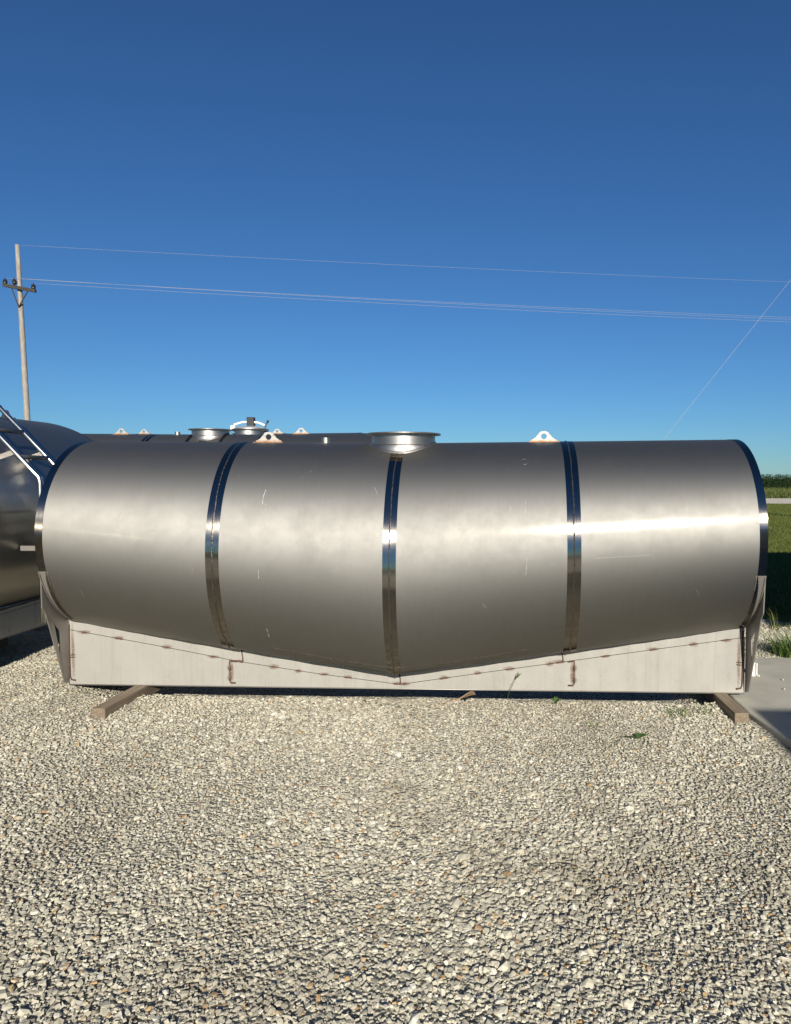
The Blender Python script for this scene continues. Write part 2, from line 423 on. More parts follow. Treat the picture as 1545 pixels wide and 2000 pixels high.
def make_tank(name, label, P, detail=2):
    root = empty(name, (0, 0, 0), 0, label, 'tank')
    pt, cz = section_fn(P); x0, x1 = P['x0'], P['x1']; rw = P['ringw']
    bands = P['bands']; bw = P['bandw']
    stations = [x0] + bands + [x1]
    for i in range(len(stations) - 1):
        xa, xb = stations[i], stations[i + 1]; nx = 20; rings = []
        for k in range(nx + 1):
            x = xa + (xb - xa) * k / nx
            rings.append([pt(x, ph) for ph in PHI])
        o = mesh('shell_course', *loft(rings, True), M[P.get('mat', 'shell')], root, True)
    for xe, s in ((x0, -1), (x1, 1)):                       # shallow dished heads
        c, b, wg = cz(xe); rings = []
        for k in range(13):
            t = k / 12; r = math.cos(t * math.pi / 2) if k < 12 else 0.0
            rings.append([(xe + s * P['dish'] * math.sin(t * math.pi / 2), q[1] * r, c + (q[2] - c) * r) for q in (pt(xe, ph) for ph in PHI)])
        mesh('head', *loft(rings, True), M[P.get('mat', 'shell')], root, True)
    for xb in bands:
        bnd = mesh('polished_band', *ring_strip(P, xb - bw / 2, xb + bw / 2, .0016, 4), M['polished'], root, True)
        p0 = phi_floor(P, xb); path = []; rad = []
        for k in range(260):
            ph = p0 + (math.pi - 2 * p0) * k / 259
            path.append(pt(xb + .0022 * math.sin(k * .37) * math.sin(k * .113), ph, .002)); rad.append(.0052 * (.75 + .5 * random.random()))
        mesh('weld_bead', *tube(path, rad, 6), M['brightweld'] if detail > 1 else M['weld'], bnd, False)
    for xe, s in ((x0, 1), (x1, -1)):
        mesh('polished_end_ring', *ring_strip(P, xe - s * .004, xe + s * rw, .0018, 3), M['polished'], root, True)
    # ---- lifting lugs, coupling, manhole on the crest
    for xl in P['lugs']:
        c, b, wg = cz(xl); lug(root, (xl, -.05, c + b - .0022 * 1), 0)
    for xc in P['couplings']:
        c, b, wg = cz(xc); nozzle(root, (xc, -.03, c + b))
    if P.get('manhole') is not None:
        xm = P['manhole']; mr = .268; my = -.06; N = 64; c0, b0, _ = cz(xm); ztop = c0 + b0 + .070
        def on_tank(x, y):
            c, b, _ = cz(x); return c + b * math.sqrt(max(0, 1 - (y / P['a']) ** 2))
        rings = []
        for rr, f in ((mr + .012, .0), (mr + .009, .007), (mr + .001, .012)):
            ring = []
            for k in range(N):
                a = 2 * math.pi * k / N; x, y = xm + rr * math.cos(a), my + rr * math.sin(a)
                ring.append((x, y, on_tank(x, y) + f))
            rings.append(ring)
        base = rings[-1]
        for t in (.3, .65, 1.0):
            rings.append([(xm + mr * math.cos(2 * math.pi * k / N), my + mr * math.sin(2 * math.pi * k / N), base[k][2] + (ztop - base[k][2]) * t) for k in range(N)])
        neck = mesh('manhole_neck', *loft(rings, True), M['flange'], root, True)
        for zz, fl_ in ((ztop - .095, False), (.006, True)):
            wp = []
            for k in range(97):
                a = 2 * math.pi * k / 96; x, y = xm + (mr + .002) * math.cos(a), my + (mr + .002) * math.sin(a)
                wp.append((x, y, (on_tank(x, y) + .010) if fl_ else max(zz, on_tank(x, y) + .004)))
            mesh('weld_bead', *tube(wp, [.003 * (.6 + .8 * random.random()) for _ in wp], 5), M['weld'], neck)
        prof = [(mr - .012, -.10), (mr - .012, .008), (.316, .008), (.316, -.003), (mr - .002, -.005)]
        mesh('manhole_flange', *lathe(prof, N, (xm, my, ztop)), M['rimsteel'], root)
        if P.get('lid'):
            ld = mesh('manhole_lid', *lathe([(.30, .012), (.30, .03), (.25, .055), (.12, .075), (0, .08)], 48, (xm, 0, ztop)), M['lid'], root, True)
            hd = tube([(xm - .31, 0, ztop + .05), (xm - .30, 0, ztop + .11), (xm - .15, 0, ztop + .15), (xm, 0, ztop + .155), (xm + .15, 0, ztop + .14), (xm + .27, 0, ztop + .09)], .020, 8)
            mesh('clamp_bar', *hd, M['whitepaint'], ld, True)
            bx = mesh('vent_valve', *boxvf(xm - .055, xm + .075, -.06, .06, ztop + .07, ztop + .24), M['black'], ld); bevel(bx, .012)
            mesh('hinge', *boxvf(xm - .36, xm - .28, -.04, .04, ztop - .01, ztop + .09), M['whitepaint'], ld)
            mesh('clamp_hook', *joinvf([tube([(xm + .27, -.02, ztop + .0), (xm + .30, -.02, ztop + .12), (xm + .33, -.02, ztop + .14)], .013, 8), lathe([(0, .03), (.03, 0), (0, -.03)], 10, (xm + .33, -.02, ztop + .16))]), M['darksteel'], ld)
            mesh('clamp_ring', *lathe([(.306, -.02), (.326, -.018), (.326, .02), (.306, .022)], 48, (xm, 0, ztop)), M['flange'], ld)
    for xs in P.get('stiffeners', []):
        mesh('stiffener_rib', *joinvf([ring_strip(P, xs - .016, xs - .016, .03, 1), ring_strip(P, xs - .016, xs + .016, .03, 1)]), M['polished'], root, True)
    # ---- skirt: lower plate, upper strips, seam, tack welds; plain plate on the far side
    ys = P['skirt_y']; zb = P['skirt_z']; th = .006
    js = lambda x: P['jend'] + (P['jmid'] - P['jend']) * (1 - (abs(x / x0) if x < 0 else x / x1)) + .012
    seam = P['seam']; sx0, sx1 = x0 - .060, x1 + .012
    low = [(sx0, zb), (sx1, zb)] + [(min(max(x, sx0), sx1), z - .0012) for x, z in seam[::-1]]
    mesh('skirt_plate', *prism(low, 'y', ys, ys + th), M['skirt'], root)
    xi = [x for x, z in seam]; zi = [z for x, z in seam]
    sz = lambda x: float(np.interp(x, xi, zi))
    cuts = P['cuts']
    for a, b in zip(cuts[:-1], cuts[1:]):
        g = .0012; xa, xb = a + g, b - g
        n = 8; top = [(xa + (xb - xa) * k / n, js(xa + (xb - xa) * k / n)) for k in range(n + 1)]
        bot = [(xa + (xb - xa) * k / n, sz(xa + (xb - xa) * k / n) + .0012) for k in range(n + 1)]
        mesh('skirt_strip', *prism(bot + top[::-1], 'y', ys + .0005, ys + th), M['skirt'], root)
    back = [(sx0, zb), (sx1, zb), (sx1, js(x1)), (0, js(0)), (sx0, js(x0))]
    mesh('far_skirt_plate', *prism(back, 'y', -ys - th, -ys), M['skirt'], root)
    lipf = tube([(sx0, ys + .001, zb), (sx1, ys + .001, zb)], .006, 8); mesh('bottom_rolled_edge', *lipf, M['gusset'], root, True)
    fl = []
    jp = [(x0, js(x0)), (0, js(0)), (x1, js(x1))]
    path = [(a[0] + (b[0] - a[0]) * k / 30, ys - .002, a[1] + (b[1] - a[1]) * k / 30 - .012) for a, b in zip(jp[:-1], jp[1:]) for k in range(31)]
    mesh('junction_weld_shade', *tube(path, [.008 * (.8 + .4 * random.random()) for _ in path], 6), M['seam'], root)  # junction weld, made thicker and dark to paint in shade under the shell
    mesh('seam_line', *tube([(x, ys - .0004, z) for x, z in seam], .0024, 5), M['seam'], root)
    if detail > 1:
        tm = None
        for i, x in enumerate(P['tacks']):
            z = sz(x); sl_ = math.atan2(sz(x + .05) - sz(x - .05), .1)
            if tm is None:
                o = mesh('tack_weld', *tack_mesh(), M['burn'], root); tm = o.data
            else: o = link(bpy.data.objects.new('tack_weld', tm), root)
            o.location = (x, ys, z); o.rotation_euler = (0, -sl_, 0); o.scale = (.5 + .6 * random.random(), 1, .6 + .5 * random.random()); rust_stain(x + random.uniform(-.01, .01), ys - .0006, z + random.uniform(-.004, .008), random.uniform(.04, .075), random.uniform(.014, .03), root)
        for xv in P['risers']:
            pth = [(xv + .004 * math.sin(k), ys - .001, sz(xv) + (js(xv) - .01 - sz(xv)) * k / 8) for k in range(9)]
            mesh('riser_weld', *tube(pth, [.008, .006, .005, .005, .005, .006, .006, .009, .013], 6), M['burn'], root)
        for xv, z0, z1, s in P['brackets']:
            pth = [(xv + s * .055, ys - .001, z1 - .004), (xv + s * .03, ys - .001, z1), (xv, ys - .001, z1), (xv - s * .002, ys - .001, z1 - .03), (xv, ys - .001, (z0 + z1) / 2), (xv, ys - .001, z0 + .012), (xv + s * .012, ys - .001, z0), (xv + s * .05, ys - .001, z0)]
            br = mesh('bracket_weld', *tube(pth, [.006, .009, .007, .0048, .0045, .0055, .007, .0075], 6), M['burn'], root)
            rust_stain(xv + s * .01, ys - .0006, (z0 + z1) / 2, .030, .13, root)
            for zz in (z0 + .045, z1 - .055):
                rust_stain(xv, ys - .0009, zz, .032, .034, root)
                V, F = lathe([(0, .03), (.006, .025), (.0095, .01), (.0095, -.01), (.006, -.025), (0, -.03)], 8, (xv, ys - .001, zz)); mesh('weld_spatter', V, F, M['weld'], br)
        for xv, z0, z1, s in P['edgewelds']:
            pth = [(xv, ys - .002, z1), (xv + s * .002, ys - .002, (z0 * .35 + z1 * .65)), (xv, ys - .002, (z0 + z1) / 2), (xv + s * .003, ys - .002, z0 + .03), (xv + s * .012, ys - .002, z0 + .006), (xv + s * .05, ys - .002, z0)]
            mesh('edge_weld', *tube(pth, [.009, .006, .007, .006, .007, .008], 6), M['burn'], root)
            rust_stain(xv + s * .03, ys - .0006, (z0 + z1) / 2, .020, .28, root)
            for k, zz in enumerate((z0 + .195, z0 + .215)):
                mesh('edge_tick', *tube([(xv, ys - .001, zz), (xv + s * .05, ys - .001, zz + .003)], .004, 6), M['burn'], root)
    # ---- end gussets reaching from the shell down to the skirt foot
    for xe, s in ((x0, -1), (x1, 1)):
        c, b, wg = cz(xe); xo = xe + s * .015
        gz = P['za'] - 1.319
        zin = np.linspace(1.03 + gz, P['jend'] + .002, 14)
        inner = [(-P['a'] * math.sqrt(max(0, 1 - ((z - c) / b) ** 2)) + .012, z) for z in zin]
        for side in (1, -1):
            oy = P['a'] - .806
            outer = [(-.396, zb + .03), (-.405 - oy * .2, zb + .035), (-.655 - oy, .72 + gz), (-.702 - oy, .775 + gz), (-.735 - oy, 1.02 + gz), (-.73 - oy, 1.036 + gz), (-.715 - oy, 1.036 + gz)]
            hole = [(-.545 - oy * .7, .632 + gz), (-.525 - oy * .7, .602 + gz), (-.466 - oy * .4, .545 + gz), (-.452 - oy * .4, .52 + gz), (-.456 - oy * .3, .40 + gz), (-.462 - oy * .3, .345 + gz)]
            poly = [(y, z) for y, z in inner] + [(ys + .004, P['jend']), (ys + .004, zb + .012)] + outer
            o = gusset_plate(poly, hole, xo, s, root, side)
            # flange strip wrapping the shell under the gusset
            st = []
            for k in range(23):
                ph = R_(-18 - (math.degrees(-phi_floor(P, xe)) - 18) * k / 22)
                y, z = -(P['a'] + .004) * math.cos(ph), c + (b + .004) * math.sin(ph); st.append((y * side, z))
            V = [(xe + s * .011, y, z) for y, z in st] + [(xe - s * .062, y, z) for y, z in st]
            mesh('gusset_flange', V, [(k, k + 1, 24 + k, 23 + k) for k in range(22)], M['gusset'], o, True)
            for off, rr in ((-.064, .004), (.0, .0035)):
                mesh('flange_weld', *tube([(xe + s * off, y, z) for y, z in st], rr, 5), M['weld'], o, True)
    return root
def rust_stain(x, y, z, rx, rz, root):
    n = 16; V = [(rx * math.cos(2 * math.pi * k / n), 0, rz * math.sin(2 * math.pi * k / n)) for k in range(n)]
    o = mesh('rust_stain', V, [tuple(range(n))], M['stain'], root); o.location = (x, y, z); return o
def gusset_plate(poly, hole, xo, s, root, side):
    """plate in the y-z plane with a triangular opening, cut by bridging the nearest vertices"""
    import mathutils
    th = .008
    pts = [Vector((y * side, z, 0)) for y, z in poly]; hp = [Vector((y * side, z, 0)) for y, z in hole]
    tris = mathutils.geometry.tessellate_polygon([pts, hp]); allp = pts + hp; n = len(allp)
    lean = lambda z: s * (.042 if s < 0 else .010) * max(0, min(1, (1.0 - z) / .5))
    V = [(xo - s * th / 2 + lean(p.y), p.x, p.y) for p in allp] + [(xo + s * th / 2 + lean(p.y), p.x, p.y) for p in allp]
    F = [tuple(t) for t in tris] + [tuple(i + n for i in t[::-1]) for t in tris]
    for base, m in ((0, len(pts)), (len(pts), len(hp))):
        for i in range(m):
            a, b = base + i, base + (i + 1) % m; F.append((a, b, n + b, n + a))
    return mesh('end_gusset', V, F, M['gusset'], root)

FRONT = dict(x0=-2.74, x1=2.803, a=.806, b=.80, za=1.319, delta=.275, dip=.0258, jend=.594, jmid=.232, ringw=.056,
             bands=[-1.359, 0.0, 1.391], bandw=.104, dish=-.06, lugs=[-1.154, 1.206], couplings=[-.663], manhole=.015,
             skirt_y=-.335, skirt_z=.052,
             seam=[(-2.81, .524), (-2.06, .397), (-1.32, .262), (-.675, .171), (.012, .089), (.735, .201), (1.447, .307), (2.11, .407), (2.82, .511)],
             cuts=[-2.80, -1.31, .012, 1.35, 2.81], risers=[-1.31, .012, 1.35],
             tacks=[-2.66, -2.36, -1.96, -1.56, -1.34, -1.05, -.84, -.62, -.42, -.02, .05, .38, .66, .92, 1.25, 1.33, 1.70, 2.08, 2.40, 2.66],
             brackets=[(-1.418, .083, .268, 1), (1.445, .098, .298, -1)], edgewelds=[(-2.79, .088, .565, 1), (2.80, .088, .565, -1)])
front = make_tank('steel_tank', 'long stainless tank with V shaped bottom and polished bands, nearest, on two timbers', FRONT)

# small surface marks on the near tank
pt, cz = section_fn(FRONT)
def mark(name, pts, r, mat):
    path = []
    for x, z in pts:
        c, b, wg = cz(x); ph = math.asin(max(-1, min(1, (z - c) / b))); path.append(pt(x, ph, -r * .55))
    return mesh(name, *tube(path, r * .85, 5), M[mat], front)
for pts, r, m in [
        ([(-.985, 1.705), (-.995, 1.66), (-.995, 1.60)], .0035, 'chalk'), ([(-.995, 1.60), (-.96, 1.592)], .003, 'chalk'),
        ([(-.99, 1.385), (-.99, 1.33)], .003, 'chalk'), ([(-1.0, 1.10), (-1.0, 1.03)], .005, 'chalk'), ([(-1.0, 1.125), (-1.0, 1.12)], .004, 'chalk'),
        ([(-.98, .62), (-.975, .55)], .004, 'chalk'),
        ([(-.50, 1.475), (-.15, 1.51)], .0022, 'chalk'), ([(.33, 1.175), (.62, 1.205), (.80, 1.21)], .0022, 'chalk'), ([(1.55, 1.20), (1.95, 1.225)], .0022, 'chalk'),
        ([(1.03, 1.62), (1.03, 1.55), (1.025, 1.53)], .003, 'chalk'), ([(1.03, 1.28), (1.03, 1.26)], .005, 'chalk'), ([(1.04, 1.20), (1.035, 1.13), (1.03, 1.07)], .0035, 'chalk'),
        ([(-.80, 1.74), (-.84, 1.70), (-.835, 1.64)], .0018, 'smear'), ([(-.62, 1.93), (-.66, 1.85), (-.72, 1.80)], .0018, 'smear'),
        ([(.70, 1.36), (.70, 1.22), (.702, 1.05)], .0014, 'smear'), ([(1.18, 1.78), (1.13, 1.68), (1.17, 1.58), (1.18, 1.52)], .0018, 'smear')]:
    mark('scuff_mark' if m == 'chalk' else 'drip_mark', pts, r, m)
for k in range(36):
    x = random.uniform(-2.6, 2.7); z = random.uniform(.7, 1.85); ln = random.uniform(.015, .09); an = random.choice([90, 85, 95, 70, 10, 0, 120]) + random.uniform(-8, 8)
    mark('scratch', [(x, z), (x + ln * math.cos(R_(an)) * .5, z + ln * math.sin(R_(an)) * .5), (x + ln * math.cos(R_(an + 6)), z + ln * math.sin(R_(an + 6)))], random.uniform(.0007, .0013), random.choice(['chalk', 'smear', 'smear']))
# round ground-off spot near the right lug
c, b, wg = cz(1.03); path = []
for k in range(25):
    a = 2 * math.pi * k / 24; x, z = 1.03 + .026 * math.cos(a), 1.925 + .022 * math.sin(a); ph = math.asin((z - c) / b); path.append(pt(x, ph, -.001))
mesh('ground_spot', *tube(path, .0013, 5), M['smear'], front)
# weld running round the lower centre of the shell
path = []
for k in range(91):
    x = -1.0 + 2.05 * k / 90; t = abs(x - .02) / 1.03; z = .262 + .02 * t + (.135) * t ** 1.35 + .0015 * math.sin(k * 1.7)
    c, b, wg = cz(x); ph = math.asin((z + .035 - c) / b); path.append(pt(x, ph, .001))
mesh('belly_weld', *tube(path, [.0036 * (.6 + .8 * random.random()) for _ in path], 5), M['brightweld'], front)

def move_tank(root, loc, rz=0):
    root.location = loc; root.rotation_euler = (0, 0, rz); return root
BA = dict(FRONT); BA.update(bands=[-.85, .0, .86], lugs=[-1.37, 1.37], couplings=[-.52], manhole=0.0, stiffeners=[-.215, .285])
tA = make_tank('steel_tank', 'second stainless tank, right behind the nearest one, with an open flanged manhole', BA, 1)
move_tank(tA, (-3.49, 4.42, .345))
BB = dict(FRONT); BB.update(bands=[-1.359, 0.0, 1.391], lugs=[-1.24, 1.255], couplings=[], manhole=.74, lid=True)
tB = make_tank('steel_tank', 'rearmost stainless tank with a clamped manhole lid and black valve on top', BB, 1)
move_tank(tB, (-4.5, 6.82, .50))
LT = dict(mat='shell_dark', x0=-3.1, x1=3.1, a=1.25, b=1.05, za=1.41, delta=.0, dip=.0, jend=.56, jmid=.50, ringw=.01, bands=[], bandw=.1, dish=.22, lugs=[], couplings=[],
          manhole=None, skirt_y=-.75, skirt_z=.25, seam=[(-3.1, .52), (0, .45), (3.1, .52)], cuts=[-3.1, 0, 3.1], risers=[], tacks=[], brackets=[], edgewelds=[])
tL = make_tank('steel_tank', 'large stainless tank at left edge, with a ladder against its side', LT, 1)
move_tank(tL, (-4.70, -1.10, 0), R_(90))
lug(tL, (2.57, -.13, 2.448), 0, 1., 'darksteel').rotation_euler = (0, 0, R_(62))
# bearers under the far tanks (each timber a thing)
def block(name, loc, size, rz, label, group=None, mat='timber'):
    sx, sy, sz = size
    V, F = boxvf(-sx / 2, sx / 2, -sy / 2, sy / 2, 0, sz)
    o = mesh(name, V, F, M[mat]); bevel(o, .006, 2); o.location = loc; o.rotation_euler = (0, 0, rz)
    return tag(o, label, 'timber', group)
block('timber_bearer', (-2.178, -.35, -.053), (.104, 1.18, .107), R_(-2.0), 'square timber bearer sticking out under the left end of the nearest tank')
block('timber_bearer', (2.622, -.28, -.053), (.104, 1.10, .107), R_(1.2), 'square timber bearer under the right end of the nearest tank, beside the slab')
for i, (x, y, z, ln) in enumerate([(-5.6, 4.42, -.08, .5), (-1.4, 4.42, -.08, .5), (-6.6, 6.82, -.10, .67), (-2.4, 6.82, -.10, .67)]):
    block('timber_bearer', (x, y, z), (.3, 1.4, ln), 0, 'timber bearer carrying one of the two tanks behind the nearest one', 'bearers under the rear tanks')
for y, q in ((-3.2, 'near'), (1.2, 'far')):
    block('timber_bearer', (-5.0, y, -.02), (1.0, .2, .268), 0, 'timber bearer in shade under the %s end of the left tank' % q, 'bearers under the left tank')

# ------------------------------------------------------------------ ladder on the left tank
lad = empty('ladder', (-3.28, .07, 0), 0, 'polished steel tube ladder leaning over the side of the left tank', 'ladder')
def P3(x, y, z): return (x + 3.28, y - .07, z)
for yy in (.07, .47):
    mesh('rail', *tube([P3(-3.285, yy, .49), P3(-3.275, yy, 1.2), P3(-3.268, yy, 1.755), P3(-3.28, yy, 1.80), P3(-3.63, yy, 2.169), P3(-3.95, yy, 2.50), P3(-4.15, yy, 2.66), P3(-4.5, yy, 2.70), P3(-4.62, yy, 2.60), P3(-4.62, yy, 2.45)], .021, 10), M['tubing'], lad, True)
for x, z in [(-3.285, .62), (-3.28, .92), (-3.275, 1.22), (-3.27, 1.52), (-3.456, 1.985), (-3.69, 2.23), (-3.92, 2.47)]:
    mesh('rung', *tube([P3(x, .055, z), P3(x, .485, z)], .020, 10), M['darksteel'], lad, True)
for yy in (.07, .47):
    for (xa, za_), (xb, zb_) in (((-3.275, 1.165), (-3.47, 1.165)), ((-3.50, 2.03), (-3.72, 1.955))):
        o = mesh('standoff', *joinvf([boxvf(-.02, .02, -.0, .0001, 0, .001)]), M['gusset'], lad)
        d = Vector((xb - xa, 0, zb_ - za_)); n = Vector((0, 1, 0)).cross(d).normalized()
        a = Vector(P3(xa, yy, za_)); b = a + d; V = []
        for q in (a, b):
            for sy, sn in ((-.006, -.022), (.006, -.022), (.006, .022), (-.006, .022)): V.append(q + Vector((0, sy, 0)) + n * sn)
        o.data.clear_geometry(); o.data.from_pydata([tuple(v) for v in V], [], [(0, 1, 2, 3), (7, 6, 5, 4), (0, 4, 5, 1), (1, 5, 6, 2), (2, 6, 7, 3), (3, 7, 4, 0)]); o.data.update()

# ------------------------------------------------------------------ utility poles and wires
def pole(base, top, label, arm=None):
    root = empty('utility_pole', base, 0, label, 'utility pole')
    b = Vector(base); t = Vector(top) - b
    path = [t * (k / 10) for k in range(-1, 11)]
    mesh('pole_shaft', *tube(path, [.175 - .006 * k for k in range(12)], 14), M['polewood'], root, True)
    if arm:
        L, Rr = Vector(arm[0]) - b, Vector(arm[1]) - b
        d = (Rr - L).normalized(); up = Vector((0, 0, 1)); side = Vector((0, -1, 0))
        V = []
        for q in (L, Rr):
            for a, c in ((-.07, -.085), (.07, -.085), (.07, .085), (-.07, .085)): V.append(q + side * (a + .22) + up * c)
        arm_o = mesh('crossarm', V, [(3, 2, 1, 0), (4, 5, 6, 7), (0, 1, 5, 4), (1, 2, 6, 5), (2, 3, 7, 6), (3, 0, 4, 7)], M['armwood'], root)
        ctr = t.normalized() * (((L.z + Rr.z) / 2) - 1.0) / t.normalized().z
        for f in (.24, .78):
            q = L + (Rr - L) * f + side * .22
            mesh('arm_brace', *tube([q, ctr + side * .17], .034, 6), M['armwood'], root)
        for q in arm[2]:
            q = Vector(q) - b + side * .2
            prof = [(0, 0), (.02, 0), (.02, -.08), (.075, -.09), (.06, -.14), (.085, -.15), (.07, -.22), (.09, -.23), (.06, -.33), (.03, -.34), (.03, -.46)]
            mesh('insulator', *lathe([(r_ * 1.35, z_) for r_, z_ in prof], 12, tuple(q)), M['porcelain'], root, True)
    return root
ins = [(-25.646, 31.351, 12.469), (-25.15, 31.374, 12.469), (-24.131, 31.405, 12.194)]
pole((-24.31, 30.85, -.1), (-25.13, 31.46, 14.3), 'weathered utility pole with a crossarm, standing behind the left tank', ((-25.728, 31.33, 12.09), (-23.993, 31.391, 11.77), ins))
insB = [(30.2, 42.45, 12.15), (30.2, 42.75, 12.0), (30.2, 43.3, 11.8)]
pole((30.2, 43.0, -.1), (30.2, 43.0, 14.5), 'utility pole carrying the far right ends of the power lines', ((29.4, 43.0, 11.75), (31.0, 43.0, 11.75), [(29.6, 43, 12.1), (30.2, 43, 12.1), (30.8, 43, 12.1)]))
pole((15.35, 26.55, -.1), (15.35, 26.55, 13.0), 'bare utility pole holding the top of the guy wire')
def wire(a, b, sag, label, r=.006):
    a, b = Vector(a), Vector(b); path = [a + (b - a) * (k / 40) - Vector((0, 0, sag * 4 * (k / 40) * (1 - k / 40))) for k in range(41)]
    o = mesh('power_line', *tube([p - a for p in path], r, 6), M['wire'], None, True); o.location = a
    return tag(o, label, 'wire')
off = Vector((0, -.2, 0))
wire(Vector(ins[0]) + off, (29.6, 42.8, 12.1), .18, 'uppermost of the three power lines close together in the sky')
wire(Vector(ins[1]) + off, (30.2, 42.8, 11.95), .22, 'middle of the three power lines close together in the sky')
wire(Vector(ins[2]) + off, (30.8, 42.8, 11.75), .20, 'lowest of the three power lines close together in the sky')
wire((-25.13, 31.46, 14.3), (30.2, 43.0, 14.45), .15, 'single power line running above the other three from the pole top', .0045)
gw = wire((3.9, 18.2, -.08), (15.25, 26.45, 12.5), .0, 'thin guy wire rising diagonally to the right into the sky', .0055); gw.name = 'guy_wire'

# ------------------------------------------------------------------ shed behind the camera shades the slab; unseen shelter added to shade the grass
sh = empty('shed', (6.74, -9.33, 0), 0, 'grey metal clad shed standing on the concrete slab', 'shed')
for nm, bx in (('wall', (-2.99, 2.99, 2.50, 2.55, .022, 2.45)), ('wall', (-2.99, 2.99, -2.55, -2.50, .022, 2.45)), ('wall', (-2.99, -2.94, -2.495, 2.495, .022, 2.45)), ('wall', (2.94, 2.99, -2.495, 2.495, .022, 2.45))):
    mesh(nm, *boxvf(*bx), M['cladding'], sh)
mesh('roof', *boxvf(-2.99, 2.99, -2.55, 2.55, 2.455, 2.60), M['roofing'], sh)
mesh('door', *boxvf(-1.2, 1.2, 2.553, 2.58, .03, 2.2), M['whitepaint'], sh)
ca = empty('added_shade_shelter', (8.0, .07, 0), 0, 'unseen open sided shelter on posts, added to cast shade on the grass', 'shelter')
mesh('roof', *boxvf(-2.7, 3.2, -4.42, 4.40, 2.92, 3.02), M['roofing'], ca)
for x in (-1.9, 2.9):
    for y in (-4.2, 0, 4.2): mesh('post', *boxvf(x - .06, x + .06, y - .06, y + .06, -.1, 2.915), M['darksteel'], ca)

# ------------------------------------------------------------------ small things on the ground
def strip_blades(n, cen, spread, hmin, hmax, wid, lean, z0=None, seed=0, nseg=3, tone=(0, 1)):
    """curved tapering blades: returns vertices, quads, tone"""
    g = np.random.default_rng(seed); a = g.uniform(0, 2 * np.pi, n); rr = spread * np.sqrt(g.uniform(0, 1, n))
    if np.ndim(cen) == 1: bx = cen[0] + rr * np.cos(a); by = cen[1] + rr * np.sin(a)
    else: bx = cen[:, 0]; by = cen[:, 1]
    bz = hgt(bx, by) - .012 if z0 is None else np.full(n, z0)
    h = g.uniform(hmin, hmax, n); la = g.uniform(0, 2 * np.pi, n) if np.ndim(cen) > 1 else a + g.normal(0, .7, n)
    ln = h * g.uniform(.2, 1, n) * lean; fx, fy = np.cos(la), np.sin(la)
    sx, sy = -fy, fx; wa = g.uniform(.6, 1.2, n) * wid; V = []
    for k in range(nseg + 1):
        t = k / nseg; px = bx + fx * ln * t ** 1.8; py = by + fy * ln * t ** 1.8; pz = bz + h * t * (1 - .25 * lean * t * t)
        ww = wa * (1 - t) ** .7 * .5 + .0004
        V += [np.stack([px - sx * ww, py - sy * ww, pz], 1), np.stack([px + sx * ww, py + sy * ww, pz], 1)]
    V = np.stack(V, 1); m = 2 * (nseg + 1); base = np.arange(n)[:, None] * m
    F = np.concatenate([base + np.array([2 * k, 2 * k + 1, 2 * k + 3, 2 * k + 2])[None] for k in range(nseg)], 0)
    T = np.repeat(g.uniform(tone[0], tone[1], n), m)
    return V.reshape(-1, 3), F, T
def tuft(name, loc, n, spread, hmin, hmax, wid, lean, label, seed, mat='weedleaf'):
    V, F, T = strip_blades(n, np.array(loc), spread, hmin, hmax, wid, lean, seed=seed)
    o = npmesh(name, V - np.array([loc[0], loc[1], 0]), F, M[mat], T); o.location = (loc[0], loc[1], 0)
    return tag(o, label, 'weed')
tuft('weed_tuft', (2.22, -.70), 60, .10, .03, .11, .006, 1.0, 'larger green weed tuft left of the right timber bearer', 1)
tuft('weed_tuft', (2.42, -.62), 34, .06, .03, .10, .006, .9, 'weed tuft touching close to the right timber bearer', 2)
tuft('weed_tuft', (.76, -.36), 22, .10, .03, .11, .004, 1.3, 'sparse grass tuft at the tank foot beside the brown cardboard', 3)
tuft('weed_tuft', (1.58, -1.32), 16, .05, .02, .06, .007, 1.2, 'small weed sprig farthest forward on the gravel', 4)
tuft('weed_tuft', (1.50, -.97), 26, .06, .015, .05, .006, 1.3, 'low dark weed patch on the gravel below the right rusty bracket weld', 5)
tuft('weed_tuft', (3.84, 1.22), 300, .20, .08, .34, .014, 1.0, 'lush bright green grass clump behind the slab at right edge', 6)
tuft('weed_tuft', (3.45, 1.30), 70, .22, .05, .18, .006, 1.5, 'sparse grass clump behind the slab next to the tank end', 7, 'tallgrass')
tuft('weed_tuft', (4.25, 2.5), 60, .2, .08, .30, .010, .7, 'tall pale grass tuft at the shaded lawn edge', 8, 'tallgrass')
def leafy(name, loc, leaves, label):
    root = empty(name, (loc[0], loc[1], float(hgt(loc[0], loc[1]))), 0, label, 'plant')
    for a, ln, wd, up in leaves:
        a = R_(a); V = []; n = 6
        for k in range(n + 1):
            t = k / n; ww = wd * math.sin(math.pi * min(1, t * .93 + .05)) ** .8
            for q in (-1, 0, 1):
                V.append((math.cos(a) * ln * t - math.sin(a) * q * ww, math.sin(a) * ln * t + math.cos(a) * q * ww, .012 + up * ln * math.sin(t * 2.2) + abs(q) * ww * .3))
        F = [(k * 3 + j, k * 3 + j + 1, k * 3 + j + 4, k * 3 + j + 3) for k in range(n) for j in range(2)]
        o = mesh('leaf', V, F, M['weedleaf'], root, True)
    return root
leafy('leafy_weed', (1.283, -.49), [(20, .06, .018, .5), (140, .05, .016, .6), (250, .045, .015, .3), (330, .05, .018, .7), (80, .05, .016, .8)], 'small broad leaved weed at the foot of the skirt, right of centre')
leafy('leafy_weed', (1.79, -1.24), [(15, .075, .026, .25), (190, .10, .014, .15), (60, .05, .02, .4)], 'flat dark green leafy weed lying on the gravel at lower right')
